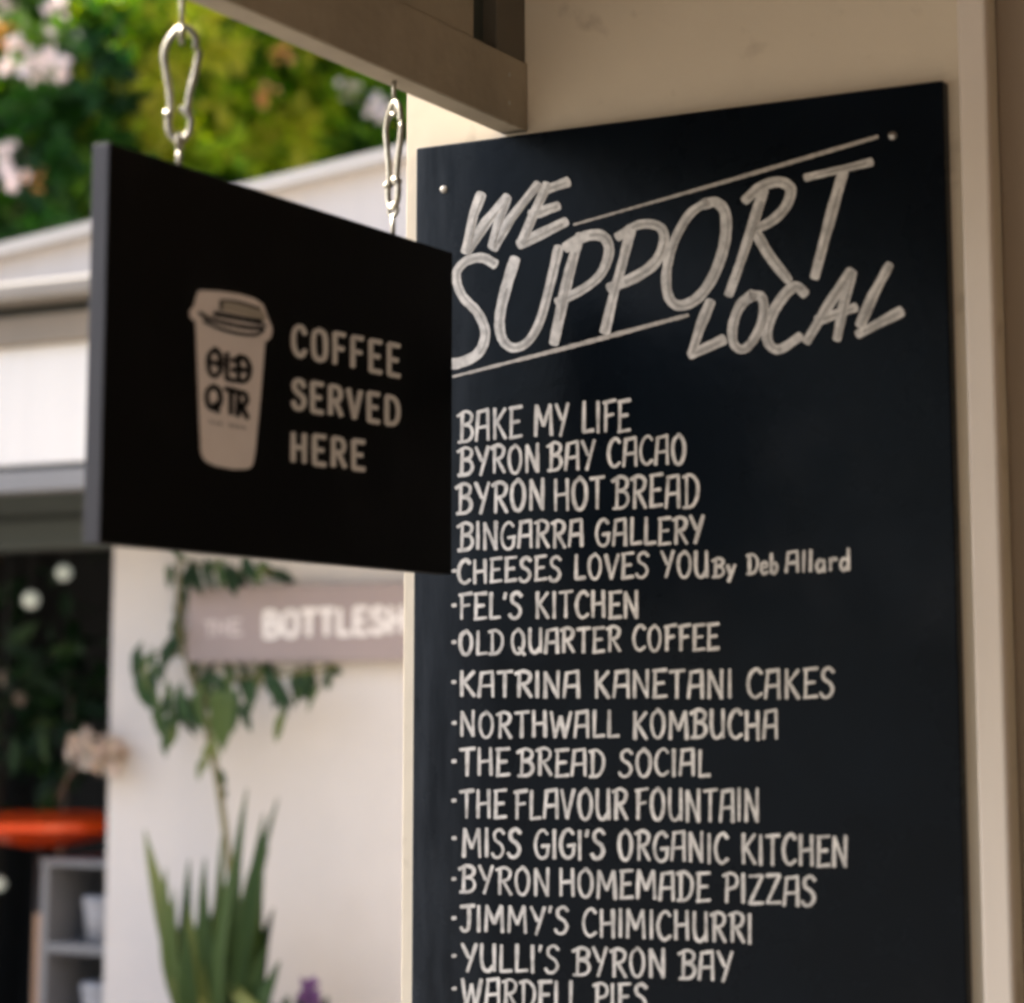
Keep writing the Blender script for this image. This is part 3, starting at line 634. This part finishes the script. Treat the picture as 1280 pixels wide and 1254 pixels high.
def clump_tree(name, label, base, blobs, nleaf, lsize, matl, trunk_r, tfun, blooms=(), petal=None, group=None):
    root = thing(name, base, label, "tree", group)
    base = Vector(base)
    zc = sum(b[0].z for b in blobs) / len(blobs); cc = sum((b[0] for b in blobs), Vector()) / len(blobs)
    fork = base.lerp(Vector((cc.x, cc.y, zc)), .55)
    mb = MB(); mb.tube(spline([base, base.lerp(fork, .5) + Vector((.06, .05, 0)), fork], 5), [trunk_r * (1 - .035 * i) for i in range(11)], 12)
    tr = mb.build("trunk", M['bark'], root, True)
    for c, r in blobs:
        mb = MB(); mb.tube(spline([fork - Vector((0, 0, .12)), fork.lerp(c, .5) + Vector((0, 0, -.08)), c], 5), [trunk_r * .45 * (1 - .085 * i) for i in range(11)], 8); mb.build("limb", M['bark'], root, True)
    mb = MB(); tot = sum(r ** 2 for c, r in blobs)
    for c, r in blobs:
        nk = int(nleaf * r * r / tot / 9)
        for k in range(nk):
            dd = rdir(); rr = r * (.45 + .6 * random.random() ** .6)
            cpt = c + Vector((dd.x * rr, dd.y * rr, dd.z * rr * .85)) + rdir() * .06
            if noise.noise(cpt * 2.1) < -.16: continue          # gaps
            ax = (dd * .7 + rdir() * .6 + Vector((0, 0, .25))).normalized()
            tt = tfun(cpt)
            for j in range(9):                                 # a rosette at the twig's end
                d2 = (ax * .55 + rdir()).normalized()
                leaf(mb, cpt + rdir() * .02, d2, ax, lsize * random.uniform(.7, 1.25), lsize * random.uniform(.3, .45), min(1, max(0, tt + random.uniform(-.18, .18))))
    mb.build("crown", matl, root)
    for (c, r, pm) in blooms:
        mb = MB()
        for k in range(16):
            q = c + rdir() * r * random.uniform(.3, 1.35); ax = (rdir() + N * .8).normalized()
            for j in range(5):
                th = 2 * math.pi * j / 5; o1 = ax.orthogonal().normalized(); o2 = ax.cross(o1)
                leaf(mb, q, (o1 * math.cos(th) + o2 * math.sin(th) + ax * .35), ax, r * .42, r * .32, random.random(), .1, .1)
        mb.build("blossom", pm, root)
    return root
def at(x, y, depth):
    r = ray(x, y); return EYE + r * (depth / r.y)

def tn(scale, off, gain=1.0): return lambda p: .45 + off + gain * noise.noise(p * scale)
# bright tree over the roof, with a few orange shoots
blobs = [(at(300, 60, 9.6), .62), (at(420, 120, 9.8), .50), (at(190, 110, 9.7), .50), (at(330, 190, 10.0), .50), (at(120, 20, 10.0), .55), (at(240, -90, 9.9), .65), (at(460, 40, 10.1), .6), (at(450, 230, 10.3), .45), (at(210, 230, 10.2), .45), (at(560, 150, 10.4), .6)]
b0 = at(330, 870, 10.2)
blooms = [(at(330, 118, 9.3), .045, M['petalo']), (at(357, 62, 9.3), .045, M['petalo']), (at(474, 134, 9.4), .065, M['petalw']), (at(440, 112, 9.5), .05, M['petalw'])]
clump_tree("leafy_tree", "bright yellow-green leafy tree above the white gable roof, under the porch beam", (b0.x, b0.y, 0), blobs, 19000, .118, M['leaf_sun'], .11, tn(1.9, .09, 1.2), blooms)
# blossoming tree at the left edge
blobs = [(at(40, 90, 9.2), .42), (at(-60, 160, 9.3), .5), (at(60, 240, 9.3), .42), (at(-40, 300, 9.5), .45), (at(120, 300, 9.8), .36), (at(-120, 40, 9.6), .6)]
b0 = at(-40, 870, 9.6)
blooms = [(at(28, 78, 8.75), .075, M['petalw']), (at(54, 72, 8.7), .07, M['petalw']), (at(12, 45, 8.8), .055, M['petalo']), (at(62, 44, 8.85), .055, M['petalw']), (at(76, 90, 8.8), .05, M['petalw']),
          (at(6, 216, 8.8), .07, M['petalw']), (at(43, 224, 8.8), .045, M['petalo']), (at(10, 190, 8.9), .05, M['petalw']), (at(70, 4, 8.9), .05, M['petalw']), (at(4, 10, 8.9), .06, M['petalc'])]
clump_tree("blossom_tree", "dark green tree with pinkish-white and orange blossoms at the far left, behind the gutter", (b0.x, b0.y, 0), blobs, 10000, .118, M['leaf_mid'], .09, tn(2.2, -.05, 1.1), blooms)
# dense dark trees closing the view behind
k = 0
for (x, lab) in ((120, "dense dark evergreen tree filling the gaps behind the blossoming tree"), (520, "dense dark evergreen tree standing behind the bright yellow-green tree")):
    blobs = [(at(x + dx, y, 13.5 + random.uniform(-.4, .4)), 1.05) for dx, y in ((-250, 40), (0, -60), (230, 60), (-140, 240), (120, 260), (0, 100))]
    b0 = at(x, 870, 13.8)
    clump_tree("evergreen_tree", lab, (b0.x, b0.y, 0), blobs, 11000, .2, M['leaf_dark'], .16, tn(1.2, -.05, .7), group="dark trees at the back")

# ------------------------------------------------------------------ plants on the white wall
base = FAC(282, 1330, .34)
zpl = base.z
pl = thing("planter_box", Vector((base.x, base.y, 0)), "terracotta planter box standing against the white wall, below the snake plant", "planter")
uc, wc, _ = coords(base)
mb = MB(); mb.box(uc - .3, uc + .55, wc - .2, wc + .2, .003, zpl, .015); mb.build("box", M['pot'], pl)
mb = MB(); mb.box(uc - .27, uc + .52, wc - .17, wc + .17, zpl + .0005, zpl + .012); mb.build("soil", M['soil'], pl)
sp = thing("snake_plant", Vector((base.x, base.y, zpl + .012)), "upright spiky green snake plant in front of the white wall", "plant")
BL = [((185, 1036), (245, 1320), 28, .9), ((262, 1072), (270, 1320), 24, .25), ((311, 985), (300, 1320), 20, .3), ((346, 996), (306, 1320), 22, .2), ((296, 1052), (284, 1320), 26, .35), ((330, 1055), (300, 1320), 24, .5),
      ((345, 1135), (318, 1320), 30, .12), ((243, 1130), (262, 1320), 30, .75), ((265, 1180), (278, 1320), 30, .95), ((322, 1130), (296, 1320), 28, .6), ((214, 1110), (250, 1320), 22, .55), ((283, 1105), (290, 1320), 30, .4),
      ((300, 1120), (286, 1320), 26, .1), ((352, 1290), (290, 1215), 20, .95), ((338, 1180), (310, 1320), 28, .2), ((272, 1120), (280, 1320), 24, .5), ((232, 1075), (256, 1320), 22, .35), ((326, 1015), (302, 1320), 24, .15), ((288, 1090), (276, 1320), 26, .2), ((334, 1095), (312, 1320), 26, .45), ((255, 1160), (268, 1320), 30, .3), ((306, 1170), (296, 1320), 32, .55), ((204, 1085), (250, 1320), 24, .65), ((224, 1150), (258, 1320), 26, .2), ((276, 1045), (274, 1320), 20, .6), ((302, 1040), (292, 1320), 20, .25), ((318, 1085), (304, 1320), 22, .7), ((338, 1060), (308, 1320), 22, .1), ((254, 1115), (266, 1320), 24, .45), ((328, 1190), (300, 1320), 30, .35), ((348, 1200), (322, 1320), 26, .3)]
for i, (tip, bs, wpx, t) in enumerate(BL):
    l1 = .34 + random.uniform(-.12, .1); l0 = .34 + random.uniform(-.05, .05)
    B = FAC(bs[0], bs[1], l0); T = FAC(tip[0], tip[1], l1)
    ax = (T - B); side = ax.cross(N).normalized(); side = (side + N * random.uniform(-.35, .35)).normalized(); fr = side.cross(ax).normalized()
    W = wpx * .84 / FPX * 6.3
    mb = MB(); vs = []; n = 10
    for j in range(n + 1):
        s = j / n; p = B + ax * s + fr * (.03 * math.sin(s * 3)) + side * (.012 * math.sin(s * 4 + i))
        hw = W * .5 * (.62 + .5 * math.sin(min(1, s * 1.5) * math.pi * .6)) * (1 - max(0, (s - .45) / .55) ** 1.6) + .0006
        vs += [p - side * hw + fr * hw * .35, p, p + side * hw + fr * hw * .35]
    fs = []
    for j in range(n):
        for q in (0, 1): fs.append([3 * j + q, 3 * j + q + 1, 3 * j + q + 4, 3 * j + q + 3])
    mb.add(vs, fs, t)
    # thickness
    vs2 = [v - fr * .004 for v in vs]; mb.add(vs2, [f[::-1] for f in fs], max(0, t - .1))
    mb.build("blade", M['blade'], sp, True)

vroot = FAC(286, 1325, .2)
vine = thing("climbing_vine", Vector((vroot.x, vroot.y, zpl + .012)), "dark green vine with hanging pointed leaves climbing the white wall behind the mauve sign", "plant")
mb = MB()
mb.tube(spline([FAC(300, 1325, .2), FAC(296, 1180, .16), FAC(284, 1060, .13), FAC(272, 975, .11), FAC(262, 930, .1), FAC(252, 880, .09), FAC(232, 820, .05), FAC(223, 770, .03), FAC(224, 700, .04), FAC(230, 640, .05)], 6), [.0105 - .00009 * i for i in range(55)], 8)
mb.tube(spline([FAC(252, 880, .09), FAC(290, 850, .1), FAC(340, 845, .12), FAC(395, 838, .1), FAC(420, 832, .09)], 5), .005, 7)
mb.tube(spline([FAC(232, 820, .06), FAC(200, 815, .08), FAC(178, 830, .09), FAC(190, 870, .1), FAC(208, 905, .1)], 5), .004, 7)
mb.tube(spline([FAC(226, 700, .04), FAC(280, 712, .1), FAC(340, 716, .12)], 5), .005, 7)
mb.build("stem", M['stem'], vine, True)
mb = MB()
def vleaf(x, y, ang, lpx, wpx, t):
    l = random.uniform(.08, .22); tip_y = y - math.sin(ang) * lpx; out = random.uniform(-.1, .25)
    if x > 222 and 706 < y < 836 and tip_y > 722: l, out = random.uniform(.004, .012), 0     # tucked behind the sign
    b = FAC(x, y, l); d = A * math.cos(ang) + Vector((0, 0, math.sin(ang))) + N * out
    leaf(mb, b, d, (N + rdir() * (.45 if l > .02 else .05)).normalized(), lpx * .98 / FPX * 6.3, wpx * .84 / FPX * 6.3, t, .18, .12)
D = -math.pi / 2
for (x, y, a, l, wd, t) in (
    (285, 838, D - .05, 105, 44, .75), (265, 832, D - .3, 75, 34, .55), (305, 830, D + .25, 62, 30, .3), (248, 850, D + .1, 70, 26, .7), (238, 868, D + .55, 60, 24, .8),
    (232, 880, D - .5, 55, 20, .45), (222, 900, D - .3, 40, 18, .8), (196, 872, D + .15, 60, 22, .65), (178, 800, D - .2, 60, 22, .25), (190, 805, D + .3, 55, 20, .5), (172, 838, D + .35, 55, 22, .55),
    (184, 850, D + .5, 55, 20, .6), (222, 790, D - .5, 55, 20, .1), (212, 795, D - .15, 60, 18, .15), (226, 740, D - .1, 60, 16, .1), (222, 765, D - .2, 55, 18, .15), (234, 705, D - .1, 55, 20, .1),
    (240, 698, D + .4, 55, 24, .05), (258, 694, D + .2, 50, 26, .1), (285, 702, D + .4, 50, 24, .05), (300, 700, D + .9, 50, 22, .15), (320, 702, D + 1.0, 45, 20, .1), (246, 700, D - .4, 46, 20, .1), (300, 712, D + .2, 40, 22, .05), (340, 712, D + 1.1, 40, 18, .2),
    (330, 838, D + .7, 60, 24, .2), (345, 840, D + .45, 55, 24, .2), (372, 832, D + .1, 56, 30, .2), (390, 830, D - .15, 52, 26, .15), (405, 832, D + 1.2, 30, 16, .3), (385, 842, D - .5, 46, 22, .25), (352, 865, D + .15, 34, 16, .3),
    (354, 885, D - .15, 45, 14, .85), (262, 925, D - .2, 42, 14, 1), (275, 960, D + .3, 26, 12, .2), (255, 945, D - .3, 34, 12, .9), (266, 915, D + .3, 40, 16, .95), (284, 985, D - .6, 24, 12, .2), (318, 846, D - .2, 50, 22, .35), (298, 858, D - .1, 60, 24, .6),
    (206, 915, D, 34, 12, .5), (250, 820, D - .6, 40, 18, .5), (216, 860, D - .1, 50, 18, .7), (226, 850, D + .3, 60, 18, .5)):
    vleaf(x, y, a, l, wd, t)
random.seed(21)
for (cx_, cy_, sx_, sy_, n_) in ((185, 840, 14, 22, 9), (222, 880, 14, 18, 7), (275, 855, 26, 18, 12), (330, 845, 20, 10, 6), (385, 842, 18, 10, 7), (232, 770, 7, 30, 7), (270, 708, 36, 9, 12)):
    for k in range(n_): vleaf(random.gauss(cx_, sx_), random.gauss(cy_, sy_) - 8, D + random.uniform(-.8, .8), random.uniform(26, 46), random.uniform(10, 17), random.uniform(.0, 1.0))
mb.build("foliage", M['leaf_vine'], vine)

# purple flower spike in the planter
c = FAC(386, 1300, .3)
pf = thing("purple_flower", Vector((c.x, c.y, zpl + .012)), "purple flower spike at the bottom edge, right of the snake plant", "flower")
mb = MB(); mb.tube([Vector((c.x, c.y, zpl + .01)), FAC(386, 1262, .3)], .004, 8); mb.build("stalk", M['stem'], pf, True)
mb = MB()
for k in range(46):
    p = FAC(386 + random.uniform(-5, 5), 1232 + random.uniform(0, 34), .3); leaf(mb, p, (rdir() + Vector((0, 0, .6))), N, .035, .018, random.random())
mb.build("petals", M['petalp'], pf)
mb = MB()
for k in range(14): leaf(mb, FAC(355 + random.uniform(-20, 40), 1300, .3), rdir() + Vector((0, 0, .9)), N, .12, .04, random.random())
mb.build("leaves", M['leaf_dark'], pf)

# ------------------------------------------------------------------ things in the dark opening
def depth_at(l): return lambda x, y: FAC(x, y, l)
sh = FAC(70, 1250, -.55); shr = thing("dark_shrub", Vector((sh.x, sh.y, .02)), "shadowy shrub with cream blossoms in the dark opening beside the white wall edge", "plant")
mb = MB(); mb.tube(spline([Vector((sh.x, sh.y, .02)), FAC(75, 1100, -.8), FAC(90, 900, -.9), FAC(80, 800, -1.0)], 5), [.018 - .0008 * i for i in range(16)], 8); mb.build("stem", M['bark'], shr, True)
mb = MB()
for k in range(170):
    x = random.gauss(55, 45); y = random.gauss(880, 75)
    if y < 700 or y > 1010 or x > 150: continue
    leaf(mb, FAC(x, y, random.uniform(-1.3, -.6)), rdir() + Vector((0, 0, -.2)), rdir(), random.uniform(.1, .18), random.uniform(.04, .06), random.random() * .9)
mb.build("foliage", M['leaf_dark'], shr)
for (x, y, l, r, pm) in ((124, 938, .06, .065, M['petalc']), (104, 930, .05, .05, M['petalc']), (142, 948, .05, .045, M['petalc']), (10, 850, -.9, .03, M['petalc']), (24, 872, -.9, .026, M['petalc'])):
    mb = MB(); c = FAC(x, y, l)
    for k in range(18):
        q = c + rdir() * r * random.uniform(.2, 1); ax = (rdir() + N * .7).normalized()
        for j in range(5):
            th = 2 * math.pi * j / 5; o1 = ax.orthogonal().normalized(); o2 = ax.cross(o1)
            leaf(mb, q, (o1 * math.cos(th) + o2 * math.sin(th) + ax * .35), ax, r * .6, r * .45, random.random(), .1, .1)
    mb.build("blossom", pm, shr)
mb = MB(); mb.tube(spline([FAC(72, 1000, -.45), FAC(90, 965, -.2), FAC(112, 950, 0), FAC(124, 940, .04)], 5), .006, 7); mb.build("stem", M['bark'], shr, True)
# globe lamps
for (x, y, l, r, lab) in ((80, 716, -.5, .026, "small round white globe lamp hanging highest in the dark opening"), (39, 750, -.5, .028, "small round white globe lamp hanging lower, just under the dark lintel"), (-1, 1105, -.5, .022, "white globe lamp low in the dark opening, at the photo's left edge")):
    c = FAC(x, y, l)
    gl = thing("globe_lamp", c, lab, "lamp", "white globe lamps in the dark opening")
    mb = MB(); mb.lathe(c, [(.002, r), (r * .5, r * .86), (r * .86, r * .5), (r, 0), (r * .86, -r * .5), (r * .5, -r * .86), (.002, -r)], 20); mb.build("globe", M['bulb'], gl, True)
    mb = MB(); mb.lathe(c, [(r * .34, r * .9), (r * .34, r * 1.5), (r * .2, r * 1.6)], 14); mb.tube([c + Vector((0, 0, r * 1.6)), Vector((c.x, c.y, 2.62))], .003, 6); mb.build("cord", M['cable'], gl, True)
# orange round table
OL = -.42
oc = FAC(58, 1022, OL); ew = 150 / FPX * (oc.y)
tb = thing("round_table", Vector((oc.x, oc.y, .02)), "bright orange round bar table in the dark opening above the grey shelf", "table")
h = 30 / FPX * oc.y
mb = MB(); mb.lathe(oc, [(ew * .97, .004), (ew, -.002), (ew, -h * .30), (ew * .94, -h * .42), (ew * .5, -h * .85), (ew * .2, -h * 1.15)], 40); mb.build("tabletop", M['orange'], tb, False)
mb = MB(); mb.lathe(Vector((oc.x, oc.y, .02)), [(.22, 0), (.22, .02), (.035, .05), (.03, oc.z - .02 - h * 1.15)], 24); mb.build("pedestal", M['cable'], tb, True)
# grey shelf
SL = -.185
a0 = coords(FAC(52, 1073, SL)); u0, z1 = a0[0], a0[2]; u1 = u0 + .36
sf = thing("shelf_unit", Q((u0 + u1) / 2, WF - .2, .02), "grey open shelf unit with white tubs, half behind the white wall edge", "shelf")
zsh = fz(90, 1186, SL); zsh2 = fz(90, 1180 + 116, SL)
mb = MB(); tpx = .027
mb.box(u0, u0 + tpx, WF + SL - .36, WF + SL, .02, z1 - .022, .003); mb.box(u1 - tpx, u1, WF + SL - .36, WF + SL, .02, z1 - .022, .003)
mb.build("side_panel", M['greyplas'], sf)
mb = MB(); mb.box(u0 - .003, u1 + .003, WF + SL - .363, WF + SL + .003, z1 - .0215, z1, .004); mb.build("top", M['greyplas'], sf)
for zz in (zsh, zsh2, zsh2 - .25):
    mb = MB(); mb.box(u0 + tpx, u1 - tpx, WF + SL - .35, WF + SL - .002, zz - .016, zz + .012, .003); mb.build("shelf", M['greyplas'], sf)
mb = MB(); mb.box(u0 + tpx, u1 - tpx, WF + SL - .358, WF + SL - .351, .02, z1 - .022); mb.build("back_panel", M['slate'], sf)
for i, (zz, lab) in enumerate(((zsh + .013, "white plastic tub on the upper shelf of the grey unit"), (zsh2 + .013, "pale tub on the lower shelf of the grey unit, cut by the photo's bottom"))):
    c = Q(u0 + .145, WF + SL - .12, zz)
    t = thing("tub", c, lab, "tub", "tubs on the grey shelf")
    mb = MB(); mb.lathe(c, [(.05, 0), (.062, .10), (.062, .105)], 24); mb.build("body", M['tub'], t, True)
    mb = MB(); mb.lathe(c, [(.066, .1055), (.066, .125), (.06, .13)], 24); mb.build("lid", M['tub'], t, True)
# slim brown board beside the shelf
b0 = coords(FAC(43, 1142, SL)); 
mb = MB(); mb.box(b0[0] - .005, b0[0] + .02, WF + SL - .25, WF + SL - .005, .02, b0[2], .003)
tag(mb.build("wooden_board", M['brown']), "slim brown wooden board standing upright against the left side of the grey shelf", "board")
